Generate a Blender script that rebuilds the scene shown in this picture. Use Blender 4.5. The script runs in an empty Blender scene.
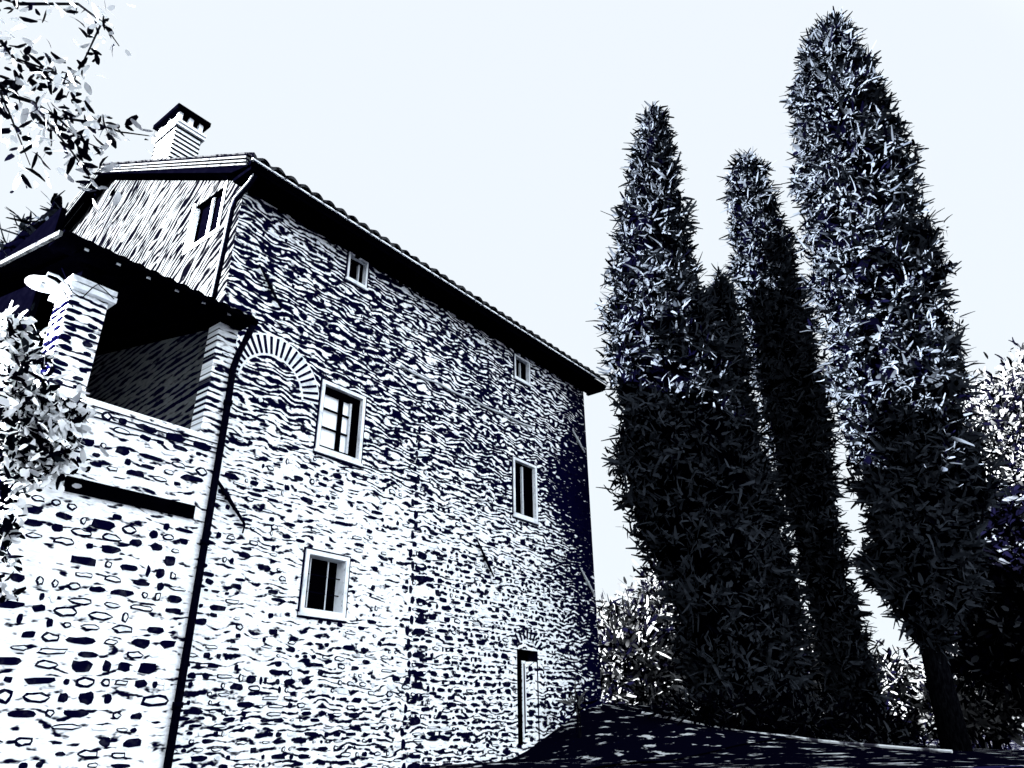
import bpy, math, random
import numpy as np
from mathutils import Vector, Matrix, noise
S = bpy.context.scene
COL = S.collection
R = math.radians
random.seed(7)

# ------------------------------------------------------------------ camera
CX, CY, F = 512.0, 384.0, 743.05
M = Matrix(((0.61423436, -0.33311142, -0.71536908),
            (-0.78902979, -0.27323733, -0.54924845),
            (-0.01217149, 0.90242902, -0.43066659)))
cam_d = bpy.data.cameras.new('camera')
cam = bpy.data.objects.new('camera', cam_d); COL.objects.link(cam)
cam_d.sensor_width = 36; cam_d.lens = F / 1024 * 36
cam_d.clip_start = 0.05; cam_d.clip_end = 5000
cam.matrix_world = M.to_4x4()
S.camera = cam

# ------------------------------------------------------------------ light
SUN_AZ, SUN_EL = R(-44), R(22)      # direction the light travels (azimuth from +x), height of the sun
ld = Vector((math.cos(SUN_EL) * math.cos(SUN_AZ), math.cos(SUN_EL) * math.sin(SUN_AZ), -math.sin(SUN_EL)))
sun_d = bpy.data.lights.new('sun', 'SUN'); sun_d.energy = 5.0; sun_d.angle = R(0.5); sun_d.color = (1.0, 0.985, 0.96)
sun = bpy.data.objects.new('sun', sun_d); COL.objects.link(sun)
sun.rotation_euler = ld.to_track_quat('-Z', 'Y').to_euler()
W = bpy.data.worlds.new('World'); S.world = W; W.use_nodes = True
wt = W.node_tree; wn = wt.nodes; wl = wt.links
bg = wn['Background']; bg.inputs['Strength'].default_value = 0.05
sky = wn.new('ShaderNodeTexSky'); sky.sky_type = 'NISHITA'; sky.sun_disc = False
sky.sun_elevation = SUN_EL
sky.sun_rotation = math.atan2(-ld.x, -ld.y)
# even pale overcast; bright lobe behind the viewpoint is added to fill the long wall
tc = wn.new('ShaderNodeTexCoord'); dp = wn.new('ShaderNodeVectorMath'); dp.operation = 'DOT_PRODUCT'
dp.inputs[1].default_value = (0.7154, 0.5492, 0.4307)
wl.new(tc.outputs['Generated'], dp.inputs[0])
mr = wn.new('ShaderNodeMapRange'); mr.interpolation_type = 'SMOOTHSTEP'
mr.inputs['From Min'].default_value = 0.1; mr.inputs['From Max'].default_value = 0.66
wl.new(dp.outputs['Value'], mr.inputs['Value'])
mx = wn.new('ShaderNodeMix'); mx.data_type = 'RGBA'
EXPO = 5.3
k = 1.0 / (0.05 * 2 ** EXPO)
def lin(c, m): return (c[0] * m * k, c[1] * m * k, c[2] * m * k, 1)
mx.inputs['A'].default_value = lin((.90, .95, 1.0), 1.1)
mx.inputs['B'].default_value = lin((.868, .93, .99), 1.0)
wl.new(mr.outputs['Result'], mx.inputs['Factor'])
d2 = wn.new('ShaderNodeVectorMath'); d2.operation = 'DOT_PRODUCT'; d2.inputs[1].default_value = Vector((-.05, -.86, .5)).normalized()
wl.new(tc.outputs['Generated'], d2.inputs[0])
m2 = wn.new('ShaderNodeMapRange'); m2.interpolation_type = 'SMOOTHSTEP'; m2.inputs['From Min'].default_value = 0.35; m2.inputs['From Max'].default_value = 0.95
wl.new(d2.outputs['Value'], m2.inputs['Value'])
mb_ = wn.new('ShaderNodeMix'); mb_.data_type = 'RGBA'; wl.new(m2.outputs['Result'], mb_.inputs['Factor'])
wl.new(mx.outputs['Result'], mb_.inputs['A']); mb_.inputs['B'].default_value = lin((.9, .95, 1.0), 4.3)
mx = mb_
ad = wn.new('ShaderNodeMix'); ad.data_type = 'RGBA'; ad.inputs['Factor'].default_value = 0.005
wl.new(mx.outputs['Result'], ad.inputs['A']); wl.new(sky.outputs['Color'], ad.inputs['B'])
wl.new(ad.outputs['Result'], bg.inputs['Color'])
S.view_settings.view_transform = 'Standard'; S.view_settings.look = 'None'
S.view_settings.exposure = EXPO; S.view_settings.gamma = 1.0; S.view_settings.use_curve_mapping = False
S.cycles.max_bounces = 4; S.cycles.diffuse_bounces = 2; S.cycles.use_denoising = True

# ------------------------------------------------------------------ pixel helpers (used for measuring only)
def ray(px, py):
    return (M @ Vector((px - CX, -(py - CY), -F))).normalized()
def on_y(px, py, y):
    r = ray(px, py); return r * (y / r.y)
def on_x(px, py, x):
    r = ray(px, py); return r * (x / r.x)
FH = Vector((0.7932, 0.6090, 0)).normalized()
RT = Vector((FH.y, -FH.x, 0))
def at_d(px, py, d):
    r = ray(px, py); return r * (d / r.dot(FH))

# ------------------------------------------------------------------ materials
INK = (0.0006, 0.0006, 0.0095)
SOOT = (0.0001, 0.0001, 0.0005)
PALE = (0.80, 0.85, 0.90)
class G:
    def __init__(s, name):
        m = bpy.data.materials.new(name); m.use_nodes = True; s.m = m; s.t = m.node_tree; s.n = s.t.nodes; s.l = s.t.links
        s.n.clear(); s.out = s.n.new('ShaderNodeOutputMaterial'); s.b = s.n.new('ShaderNodeBsdfPrincipled')
        s.b.inputs['Roughness'].default_value = 0.9; s.b.inputs['Specular IOR Level'].default_value = 0.0
        s.l.new(s.b.outputs[0], s.out.inputs[0])
    def put(s, sock, v):
        if hasattr(v, 'is_linked') or isinstance(v, bpy.types.NodeSocket): s.l.new(v, sock)
        else: sock.default_value = v
    def math(s, op, a, b=0.0, c=0.0, clamp=False):
        n = s.n.new('ShaderNodeMath'); n.operation = op; n.use_clamp = clamp
        s.put(n.inputs[0], a); s.put(n.inputs[1], b); s.put(n.inputs[2], c); return n.outputs[0]
    def vec(s, x, y, z=0.0):
        n = s.n.new('ShaderNodeCombineXYZ'); s.put(n.inputs[0], x); s.put(n.inputs[1], y); s.put(n.inputs[2], z); return n.outputs[0]
    def noise(s, v, scale=1.0, detail=2.0, rough=0.5):
        n = s.n.new('ShaderNodeTexNoise'); s.l.new(v, n.inputs['Vector']); n.inputs['Scale'].default_value = scale
        n.inputs['Detail'].default_value = detail; n.inputs['Roughness'].default_value = rough; return n.outputs['Fac']
    def mr(s, v, a, b, c=0.0, d=1.0, smooth=True):
        n = s.n.new('ShaderNodeMapRange'); n.interpolation_type = 'SMOOTHSTEP' if smooth else 'LINEAR'
        s.put(n.inputs[0], v); s.put(n.inputs[1], a); s.put(n.inputs[2], b); s.put(n.inputs[3], c); s.put(n.inputs[4], d); return n.outputs[0]
    def mix(s, f, a, b):
        n = s.n.new('ShaderNodeMix'); n.data_type = 'RGBA'; s.put(n.inputs['Factor'], f)
        for q, v in (('A', a), ('B', b)):
            if isinstance(v, tuple): n.inputs[q].default_value = (*v[:3], 1)
            else: s.l.new(v, n.inputs[q])
        return n.outputs['Result']
    def xyz(s):
        t = s.n.new('ShaderNodeTexCoord'); n = s.n.new('ShaderNodeSeparateXYZ'); s.l.new(t.outputs['Object'], n.inputs[0])
        s.obj = t.outputs['Object']; return n.outputs
    def col(s, c):
        s.put(s.b.inputs['Base Color'], c); return s
    def bump(s, h, d=0.01, st=0.5):
        n = s.n.new('ShaderNodeBump'); n.inputs['Distance'].default_value = d; n.inputs['Strength'].default_value = st
        s.l.new(h, n.inputs['Height']); s.l.new(n.outputs[0], s.b.inputs['Normal'])

def speckled(name, base, other, scale=8.0, lo=0.45, hi=0.6, stretch=(1, 1, 1), rough=0.9):
    g = G(name); x = g.xyz()
    v = g.vec(g.math('MULTIPLY', x[0], stretch[0]), g.math('MULTIPLY', x[1], stretch[1]), g.math('MULTIPLY', x[2], stretch[2]))
    f = g.mr(g.noise(v, scale, 4, 0.6), lo, hi)
    g.col(g.mix(f, base, other)); g.b.inputs['Roughness'].default_value = rough
    return g.m

def stroke_wall(name, uaxis, freq, amp, nu, nz, dens, light=PALE, dark=INK, tilt=0.0, brk=0.95):
    """mortar and small rubble: wavy dark joints; dens(g,u,z) gives the share of dark joint 0..1"""
    g = G(name); x = g.xyz(); u = x[uaxis]; z = x[2]
    zz = g.math('ADD', z, g.math('MULTIPLY', u, tilt))
    v = g.vec(g.math('MULTIPLY', u, nu), g.math('MULTIPLY', zz, nz))
    n1 = g.noise(v, 1.0, 1.5, 0.45)
    ph = g.math('ADD', g.math('MULTIPLY', zz, freq), g.math('MULTIPLY', n1, amp))
    s1 = g.math('SINE', g.math('MULTIPLY', ph, 2 * math.pi))
    v2 = g.vec(g.math('MULTIPLY', u, nu * 2.6), g.math('MULTIPLY', zz, nz * 2.6), 5.0)
    n2 = g.mr(g.noise(v2, 1.0, 2, 0.6), 0.3, 0.7, -1.0, 1.0, False)
    val = g.math('ADD', g.math('MULTIPLY', s1, 0.62), g.math('MULTIPLY', n2, brk))
    d = dens(g, u, z)
    th = g.math('MULTIPLY_ADD', d, -2.6, 1.3)
    f = g.mr(val, g.math('SUBTRACT', th, 0.34), g.math('ADD', th, 0.30))
    fine = g.mr(g.noise(g.vec(g.math('MULTIPLY', u, 9), g.math('MULTIPLY', z, 26)), 1, 3, .6), 0.35, 0.7, 1.0, 0.72)
    lc = g.n.new('ShaderNodeMix'); lc.data_type = 'RGBA'; lc.blend_type = 'MULTIPLY'; lc.inputs['Factor'].default_value = 1
    lc.inputs['A'].default_value = (*light, 1); g.l.new(g.vec(fine, fine, fine), lc.inputs['B'])
    g.col(g.mix(f, lc.outputs['Result'], dark))
    g.bump(g.math('SUBTRACT', 1.0, f), 0.012, 0.35)
    return g.m

def dens_front(g, u, z):
    # more dark joint high up and to the right, nearly white low on the left
    hi = g.mr(g.math('ADD', z, g.math('MULTIPLY', g.noise(g.vec(u, z), 0.55, 2), 1.6)), 4.3, 6.3, 0.27, 0.60)
    up = g.mr(z, 2.9, 3.7, 0.25, 1.0)
    rt = g.mr(g.math('ADD', u, g.noise(g.vec(g.math('MULTIPLY', u, 3), g.math('MULTIPLY', z, 3)), 1, 1)), 10.35, 10.6, 0.0, g.math('MULTIPLY', up, 0.17))
    base = g.math('MAXIMUM', hi, g.math('ADD', 0.22, rt))
    # dark wedge at the far corner: shade painted into the wall colour
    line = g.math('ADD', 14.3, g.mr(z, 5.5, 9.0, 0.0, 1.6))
    painted_shade = g.mr(g.math('ADD', g.math('SUBTRACT', u, line), g.math('MULTIPLY', g.noise(g.vec(u, z), 1.3, 3), 1.6)), 0.0, 3.6, 0.0, 0.62)
    low = g.mr(z, 1.6, 0.2, 0.0, 0.12)
    loc = g.math('MULTIPLY_ADD', g.noise(g.vec(u, z, 3.0), 0.8, 2), 0.30, -0.15)
    return g.math('ADD', g.math('ADD', base, loc), g.math('ADD', painted_shade, low), clamp=True)
def const_dens(d, vr=0.2, sc=0.8):
    return lambda g, u, z: g.math('ADD', d, g.math('MULTIPLY_ADD', g.noise(g.vec(u, z, 2.0), sc, 2), vr * 2, -vr), clamp=True)

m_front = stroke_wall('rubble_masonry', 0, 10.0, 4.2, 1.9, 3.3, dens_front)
m_wing = stroke_wall('repointed_masonry', 0, 8.5, 3.5, 2.0, 4.0, const_dens(0.23))
m_wingside = stroke_wall('repointed_masonry_side', 1, 7.0, 3.0, 1.6, 4.0, const_dens(0.33))
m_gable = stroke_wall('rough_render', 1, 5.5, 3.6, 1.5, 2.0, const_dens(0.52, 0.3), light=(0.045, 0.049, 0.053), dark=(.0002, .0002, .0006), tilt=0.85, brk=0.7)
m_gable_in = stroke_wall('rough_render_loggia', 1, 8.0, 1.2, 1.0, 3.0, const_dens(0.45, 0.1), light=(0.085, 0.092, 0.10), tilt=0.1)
m_pillar = stroke_wall('pillar_masonry', 0, 9.5, 1.2, 1.6, 4.0, const_dens(0.40, 0.1))
m_dark = speckled('dark_timber', SOOT, (0.0003, 0.0003, 0.0010), 6, 0.4, 0.8)
m_darkstone = speckled('dark_stone', INK, (0.02, 0.022, 0.035), 9, 0.5, 0.8)
m_pale = speckled('pale_stone', (0.66, 0.71, 0.76), (0.30, 0.33, 0.37), 5, 0.45, 0.85)
m_iron = speckled('iron', (.0005, .0005, .003), (0.004, 0.0045, 0.009), 20, 0.5, 0.8)
m_ironpale = speckled('weathered_iron', (0.42, 0.46, 0.5), (0.2, 0.22, 0.25), 20, 0.5, 0.8)
m_verge = speckled('verge_plaster', (.06, .065, .07), (.012, .013, .015), 7, .45, .7)
m_pane = speckled('pale_pane', (0.8, 0.86, 0.92), (0.6, 0.66, 0.72), 3, 0.4, 0.9, rough=0.3)
m_tile = speckled('clay_tile', (0.03, 0.032, 0.036), (0.0004, 0.0004, 0.0012), 7, 0.42, 0.58)
m_brickp = speckled('thin_brick', PALE, (0.4, 0.44, 0.5), 12, 0.4, 0.8)

# ------------------------------------------------------------------ mesh builder
def wloc(o):
    p = Vector(o.location)
    while o.parent is not None: o = o.parent; p += Vector(o.location)
    return p
class MB:
    def __init__(s): s.v = []; s.f = []; s.mi = []; s.mats = []
    def mat(s, m):
        if m not in s.mats: s.mats.append(m)
        return s.mats.index(m)
    def add(s, vs, fs, m):
        b = len(s.v); s.v += [tuple(p) for p in vs]; s.f += [tuple(b + i for i in f) for f in fs]; s.mi += [s.mat(m)] * len(fs)
    def box(s, a, b, m):
        x0, y0, z0 = a; x1, y1, z1 = b
        s.add([(x0, y0, z0), (x1, y0, z0), (x1, y1, z0), (x0, y1, z0), (x0, y0, z1), (x1, y0, z1), (x1, y1, z1), (x0, y1, z1)],
              [(0, 3, 2, 1), (4, 5, 6, 7), (0, 1, 5, 4), (1, 2, 6, 5), (2, 3, 7, 6), (3, 0, 4, 7)], m)
    def quad(s, a, b, c, d, m): s.add([a, b, c, d], [(0, 1, 2, 3)], m)
    def prism(s, pts, ext, m):
        n = len(pts); e = Vector(ext); p2 = [Vector(p) + e for p in pts]
        s.add(list(pts) + p2, [tuple(range(n)), tuple(range(2 * n - 1, n - 1, -1))] + [(i, i + n, (i + 1) % n + n, (i + 1) % n) for i in range(n)], m)
    def tube(s, pts, rad, m, n=8):
        pts = [Vector(p) for p in pts]; rs = rad if isinstance(rad, (list, tuple)) else [rad] * len(pts)
        vs = []; fs = []
        for i, p in enumerate(pts):
            d = (pts[min(i + 1, len(pts) - 1)] - pts[max(i - 1, 0)]).normalized()
            a = d.cross(Vector((0.3, 0.2, 1)) if abs(d.z) < .9 else Vector((1, .3, 0))).normalized(); b = d.cross(a)
            for k in range(n):
                t = 2 * math.pi * k / n; vs.append(p + (a * math.cos(t) + b * math.sin(t)) * rs[i])
        for i in range(len(pts) - 1):
            for k in range(n): fs.append((i * n + k, i * n + (k + 1) % n, (i + 1) * n + (k + 1) % n, (i + 1) * n + k))
        fs.append(tuple(range(n - 1, -1, -1))); fs.append(tuple(range((len(pts) - 1) * n, len(pts) * n)))
        s.add(vs, fs, m)
    def build(s, name, parent=None, smooth=False, origin=None):
        me = bpy.data.meshes.new(name)
        o0 = Vector(origin) if origin else Vector((0, 0, 0))
        me.from_pydata([tuple(Vector(p) - o0) for p in s.v] if origin else s.v, [], s.f)
        for m in s.mats: me.materials.append(m)
        me.polygons.foreach_set('material_index', s.mi)
        if smooth: me.polygons.foreach_set('use_smooth', [True] * len(s.f))
        me.update()
        o = bpy.data.objects.new(name, me); COL.objects.link(o); o.location = o0
        if parent is not None:
            o.parent = parent; o.location = o0 - wloc(parent)
        return o
def tag(o, label=None, cat=None, group=None, kind=None):
    if label: o['label'] = label
    if cat: o['category'] = cat
    if group: o['group'] = group
    if kind: o['kind'] = kind
    return o
def thing(name, loc, label, cat, group=None):
    o = bpy.data.objects.new(name, None); COL.objects.link(o); o.location = loc; o.empty_display_size = .2
    return tag(o, label, cat, group)

# ------------------------------------------------------------------ terrain
def sm(t): t = min(1, max(0, t)); return t * t * (3 - 2 * t)
def ground_z(x, y):
    z = -1.6 + 1.2 * sm((x - 3) / 8.5) + .95 * (min(1.1, max(0, y / 9.5)) ** 2.2) * sm((x - 12.4) / 4.2)
    if x > 19: z -= 0.9 * sm((x - 19) / 25)
    if y > 14: z -= 0.5 * sm((y - 14) / 30)
    return z + 0.03 * noise.noise(Vector((x * .8, y * .8, 0)))
gg = G('ground_earth'); gx = gg.xyz()
al = gg.math('ADD', gg.math('MULTIPLY', gx[0], .78), gg.math('MULTIPLY', gx[1], .62)); ac = gg.math('SUBTRACT', gg.math('MULTIPLY', gx[0], .62), gg.math('MULTIPLY', gx[1], .78))
n1 = gg.noise(gg.vec(gg.math('MULTIPLY', al, 4.2), gg.math('MULTIPLY', ac, 1.7)), 1.0, 4, .6)
gg.col(gg.mix(gg.mr(n1, 0.60, 0.65), (0.0005, 0.0005, 0.003), (0.30, 0.32, 0.34)))  # sunlit streaks painted pale into the dark earth
gs = sorted(set([-900, -400, -150, -60, -30, -15] + [i * .5 for i in range(-16, 84)] + [50, 65, 90, 150, 400, 900]))
gv = [(x, y, ground_z(x, y)) for x in gs for y in gs]; ng = len(gs)
mb = MB(); mb.add(gv, [(i * ng + j, (i + 1) * ng + j, (i + 1) * ng + j + 1, i * ng + j + 1) for i in range(ng - 1) for j in range(ng - 1)], gg.m)
tag(mb.build('ground', smooth=True), kind='structure')
# worn track along the wall and past the cypresses
gp = G('track_gravel'); px_ = gp.xyz()
np_ = gp.noise(gp.vec(gp.math('MULTIPLY', px_[0], 2.6), gp.math('MULTIPLY', px_[1], 2.2)), 1.0, 4, .6)
gp.col(gp.mix(gp.mr(np_, 0.59, 0.63), (0.0006, 0.0006, 0.0035), (0.33, 0.35, 0.37)))
mb = MB(); pts = []
for i in range(60):
    x = 6 + i * .22; yc = 8.6 - 0.14 * (x - 6) - (0.05 * max(0, x - 13) ** 1.6)
    for j in range(7):
        y = yc - 1.1 + 2.2 * j / 6; pts.append((x, y, ground_z(x, y) + .03))
mb.add(pts, [(i * 7 + j, i * 7 + 7 + j, i * 7 + 8 + j, i * 7 + j + 1) for i in range(59) for j in range(6)], gp.m)
tag(mb.build('path', smooth=True), kind='structure')
mb = MB(); pts = [(16.75 + .25 * math.sin(t * .9) * .1, 9.2 - .33 * t, ground_z(16.75, 9.2 - .33 * t) + .02) for t in range(20)]
mb.tube(pts, .035, speckled('edging_stone', (.5, .53, .56), (.02, .02, .03), 2.5, .45, .6), 6); tag(mb.build('path_edging'), kind='structure')

# ------------------------------------------------------------------ house
YF = 10.12; XL = 5.39; XR = 16.5; YB = 21.0
house = thing('stone_house', (XL, YF, -1.3), 'tall rubble stone farmhouse with projecting loggia wing, brick arch and tiled gable roof', 'house')
def wall_sheet(mb, x0, x1, z0, z1, y, holes, mat, depth, mrev):
    xs = sorted(set([x0, x1] + [h[0] for h in holes] + [h[1] for h in holes])); zs = sorted(set([z0, z1] + [h[2] for h in holes] + [h[3] for h in holes]))
    for a, b in zip(xs, xs[1:]):
        for c, d in zip(zs, zs[1:]):
            cx, cz = (a + b) / 2, (c + d) / 2
            if any(h[0] < cx < h[1] and h[2] < cz < h[3] for h in holes): continue
            mb.quad((a, y, c), (b, y, c), (b, y, d), (a, y, d), mat)
    for h in holes:
        a, b, c, d = h[:4]; e = y + (depth if h == WIN['door'] or h == WIN['low'] else .13)
        if h == WIN['door']: mrev = m_darkstone  # door reveals darkened to paint their deep shade
        mb.quad((a, y, c), (a, y, d), (a, e, d), (a, e, c), mrev); mb.quad((b, y, c), (b, e, c), (b, e, d), (b, y, d), mrev)
        mb.quad((a, y, c), (a, e, c), (b, e, c), (b, y, c), mrev); mb.quad((a, y, d), (b, y, d), (b, e, d), (a, e, d), mrev)
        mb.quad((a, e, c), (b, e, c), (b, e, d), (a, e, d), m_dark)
WIN = dict(mid=(7.58, 8.47, 4.66, 5.86), low=(7.62, 8.39, 1.93, 2.78), attic=(7.86, 8.28, 8.33, 8.86),
           rmid=(13.2, 14.0, 4.68, 5.95), rattic=(13.3, 13.85, 8.2, 8.76), door=(13.2, 13.95, -0.12, 1.72))
mb = MB()
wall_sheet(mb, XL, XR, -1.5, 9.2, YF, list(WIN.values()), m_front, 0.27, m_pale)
# back and far side of the block
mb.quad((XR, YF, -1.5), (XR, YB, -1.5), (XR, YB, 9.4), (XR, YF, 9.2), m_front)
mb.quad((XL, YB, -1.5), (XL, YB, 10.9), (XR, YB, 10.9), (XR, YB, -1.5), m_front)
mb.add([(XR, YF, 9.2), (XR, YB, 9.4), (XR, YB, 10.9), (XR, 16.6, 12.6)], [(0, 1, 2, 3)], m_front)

# stones: real shallow blocks standing proud of the mortar
def stone(mb, u, z, hw, hh, style, to3, rng, proud=0.012):
    n = 10; base = []
    ph = rng.uniform(-.25, .25)
    for k in range(n):
        t = 2 * math.pi * k / n
        c, s_ = math.cos(t), math.sin(t); e = rng.choice((.55, .8, .95))
        a = math.copysign(abs(c) ** e, c) * hw * rng.uniform(.78, 1.1); b = math.copysign(abs(s_) ** e, s_) * hh * rng.uniform(.68, 1.12)
        b += a * ph * .18
        base.append((a, b))
    def ring(sc, off, dw=0): return [to3(u + a * sc - math.copysign(dw, a), z + b * sc - math.copysign(dw, b) * (1 if abs(b) > dw else 0), off) for a, b in base]
    m1 = m_darkstone if style != 'pale' else m_pale
    r0, r1 = ring(1, 0.001), ring(.9, proud)
    mb.add(r0 + r1, [(k, (k + 1) % n, n + (k + 1) % n, n + k) for k in range(n)] + [tuple(range(n, 2 * n))], m1)
    if style == 'ring':
        w_ = min(hw, hh) * .42
        q = [(a - math.copysign(min(w_, abs(a) * .6), a), b - math.copysign(min(w_, abs(b) * .6), b)) for a, b in base]
        q0 = [to3(u + a, z + b, proud + .003) for a, b in q]
        mb.add(q0, [tuple(range(n))], m_pale)
def courses(mb, u0, u1, z0, z1, dens, holes, to3, rng, hmin=.07, hmax=.13, lmin=.10, lmax=.38, size=1.0):
    z = z0
    while z < z1:
        h = rng.uniform(hmin, hmax); u = u0 + rng.uniform(0, .2)
        while u < u1:
            l = rng.uniform(lmin, lmax) if rng.random() < .75 else rng.uniform(lmin * .6, lmin * 1.2)
            cu, cz = u + l / 2, z + h / 2 + 0.05 * noise.noise(Vector((u * .9, z, 3)))
            p, fill = dens(cu, cz)
            if rng.random() < p and u + l < u1 and not any(hh[0] - .14 < cu + l / 2 and cu - l / 2 < hh[1] + .14 and hh[2] - .14 < cz < hh[3] + .14 for hh in holes):
                st = rng.choices(('dark', 'ring', 'pale'), fill)[0]
                stone(mb, cu, cz, l / 2 * rng.uniform(.6, .92) * size, h / 2 * rng.uniform(.5, .95) * size, st, to3, rng)
            u += l + rng.uniform(.01, .05)
        z += h + rng.uniform(0.0, .02)
rng = random.Random(3)
arch_c = (6.5, 5.35)
def dens_main(u, z):
    if (u - arch_c[0]) ** 2 + (z - arch_c[1]) ** 2 < 1.1 ** 2 and z > 5.2: return 0.0, (1, 0, 0)
    if u > 15.2: return .4, (1, 0, 0)  # dark stones only, within the shade painted at the far end
    if u > 10.3 and z < 3.5: return (.97, (.8, .14, .06))
    if z < 1.3: return (.75, (.5, .35, .15))
    if z > 4.9 + .5 * noise.noise(Vector((u * .6, 1, 0))): return (.30, (.75, .1, .15))
    return (.36, (.62, .33, .05))
courses(mb, XL + .1, XR - .05, -1.0, 9.05, dens_main, list(WIN.values()), lambda u, z, o: (u, YF - .002 - o, z), rng)
# straight joint between the two building phases
z = -0.5
while z < 6.0:
    h = rng.uniform(.10, .2); off = rng.uniform(-.03, .03)
    stone(mb, 9.96 + off + (.06 if int(z * 6) % 2 else 0), z + h / 2, rng.uniform(.04, .06), h / 2, 'dark', lambda u, z, o: (u, YF - .003 - o, z), rng)
    if z < 3.2 and rng.random() < .8: stone(mb, 10.26 + off, z + h / 2, .17, h * .40, 'dark', lambda u, z, o: (u, YF - .003 - o, z), rng)
    z += h + .03
for k in range(20):
    t0, t1 = R(4 + 172 * k / 20), R(4 + 172 * (k + 1) / 20)
    mb.add([(arch_c[0] + math.cos(t) * q, YF - .0008, arch_c[1] + math.sin(t) * q) for t, q in ((t0, .62), (t0, 1.02), (t1, 1.02), (t1, .62))], [(0, 1, 2, 3)], m_pale)
# relieving arch of thin bricks
for k in range(21):
    t = R(8 + 164 * k / 20); r0, r1 = .66, .98
    c, s_ = math.cos(t), math.sin(t); w_ = .021
    P = lambda r, o, d: (arch_c[0] + c * r - s_ * o, YF - d, arch_c[1] + s_ * r + c * o)
    mb.add([P(r0, -w_, 0.001), P(r1, -w_ * 1.2, 0.001), P(r1, w_ * 1.2, 0.001), P(r0, w_, 0.001), P(r0, -w_ * .8, .02), P(r1, -w_, .02), P(r1, w_, .02), P(r0, w_ * .8, .02)],
           [(4, 5, 6, 7), (0, 1, 5, 4), (1, 2, 6, 5), (2, 3, 7, 6), (3, 0, 4, 7)], m_darkstone)
# segmental brick arch over the walled-up doorway
for k in range(9):
    t = R(35 + 110 * k / 8); c, s_ = math.cos(t), math.sin(t)
    P = lambda r, o, d: (13.57 + c * r - s_ * o, YF - d, 1.52 + s_ * r + c * o)
    mb.add([P(.42, -.025, .012), P(.66, -.035, .012), P(.66, .035, .012), P(.42, .025, .012)], [(0, 1, 2, 3)], m_darkstone)
front_wall = mb.build('front_wall', house)

# blocked doorway infill
mb = MB()
mb.box((13.40, YF + .035, -.12), (13.949, YF + .265, 1.50), m_dark); mb.quad((13.40, YF + .03, -.12), (13.949, YF + .03, -.12), (13.949, YF + .03, 1.50), (13.40, YF + .03, 1.50), m_front)  # dark box side paints the jamb shadow as a bar
courses(mb, 13.46, 13.93, -.1, 1.45, lambda u, z: (.95, (.8, .2, 0)), [], lambda u, z, o: (u, YF + .028 - o, z), rng, .12, .2, .18, .3)
mb.box((13.41, YF + .012, .0), (13.44, YF + .029, 1.48), m_pale); mb.box((13.46, YF + .016, .1), (13.49, YF + .029, 1.42), m_darkstone); mb.box((13.50, YF + .012, .3), (13.53, YF + .029, 1.4), m_pale)
mb.build('blocked_doorway', house)

# gable wall (faces the wing), with its small window as an opening
def gz(y): return 9.10 + (12.62 - 9.10) * (y - YF) / (16.6 - YF) if y < 16.6 else 12.62 - .37 * (y - 16.6)
mb = MB(); gw = (10.80, 11.80, 8.36, 9.36)
ys = [YF, gw[0], gw[1], 16.6, YB]
def gq(y0, y1, z0, z1a, z1b, m=m_gable): mb.quad((XL, y1, z0), (XL, y0, z0), (XL, y0, z1a), (XL, y1, z1b), m)
ys = sorted(ys + [15.5])
for y0, y1 in zip(ys, ys[1:]):
    s0, s1 = min(6.0 + .22 * (y0 - 9.25), 7.5), min(6.0 + .22 * (y1 - 9.25), 7.5)
    if y0 == gw[0]:
        mb.add([(XL, y1, s1), (XL, y0, s0), (XL, y0, gw[2]), (XL, y1, gw[2])], [(0, 1, 2, 3)], m_gable); gq(y0, y1, gw[3], gz(y0), gz(y1))
    else: mb.add([(XL, y1, s1), (XL, y0, s0), (XL, y0, gz(y0)), (XL, y1, gz(y1))], [(0, 1, 2, 3)], m_gable)
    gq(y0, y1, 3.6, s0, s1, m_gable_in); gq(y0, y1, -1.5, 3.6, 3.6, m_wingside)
a, b, c, d = gw; e = XL + .10
mb.quad((XL, a, c), (e, a, c), (e, a, d), (XL, a, d), m_pale); mb.quad((XL, b, c), (XL, b, d), (e, b, d), (e, b, c), m_pale)
mb.quad((XL, a, c), (XL, b, c), (e, b, c), (e, a, c), m_pale); mb.quad((XL, a, d), (e, a, d), (e, b, d), (XL, b, d), m_dark)
mb.quad((e, a, c), (e, b, c), (e, b, d), (e, a, d), m_dark)
mb.build('gable_wall', house)

def frame_boxes(mb, x0, x1, z0, z1, y0, y1, w, m):
    mb.box((x0, y0, z0), (x0 + w, y1, z1), m); mb.box((x1 - w, y0, z0), (x1, y1, z1), m)
    mb.box((x0 + w, y0, z0), (x1 - w, y1, z0 + w), m); mb.box((x0 + w, y0, z1 - w), (x1 - w, y1, z1), m)
# middle window: two casements, panes painted pale as reflected sky, dark glazing bars
def window(name, key, surround=.09, fill=None):
    x0, x1, z0, z1 = WIN[key]
    mb = MB(); frame_boxes(mb, x0 - surround, x1 + surround, z0 - surround, z1 + surround, YF - .035, YF - .003, surround - .004, m_pale)
    mb.box((x0 - surround - .03, YF - .05, z0 - surround - .05), (x1 + surround + .03, YF - .004, z0 - surround - .002), m_pale)
    w = mb.build(name, house)
    mb = MB(); frame_boxes(mb, x0 - surround - .035, x1 + surround + .035, z0 - surround - .085, z1 + surround + .03, YF - .018, YF - .004, .03, m_darkstone)
    mb.build('surround_joint', w)
    return w
w = window('window', 'mid', .07)
x0, x1, z0, z1 = WIN['mid']
mb = MB(); yy = YF + .045
frame_boxes(mb, x0 + .002, x1 - .002, z0 + .002, z1 - .002, yy, yy + .05, .06, m_dark)
mb.box((x0 + .42, yy, z0 + .06), (x0 + .50, yy + .05, z1 - .06), m_dark)
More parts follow.
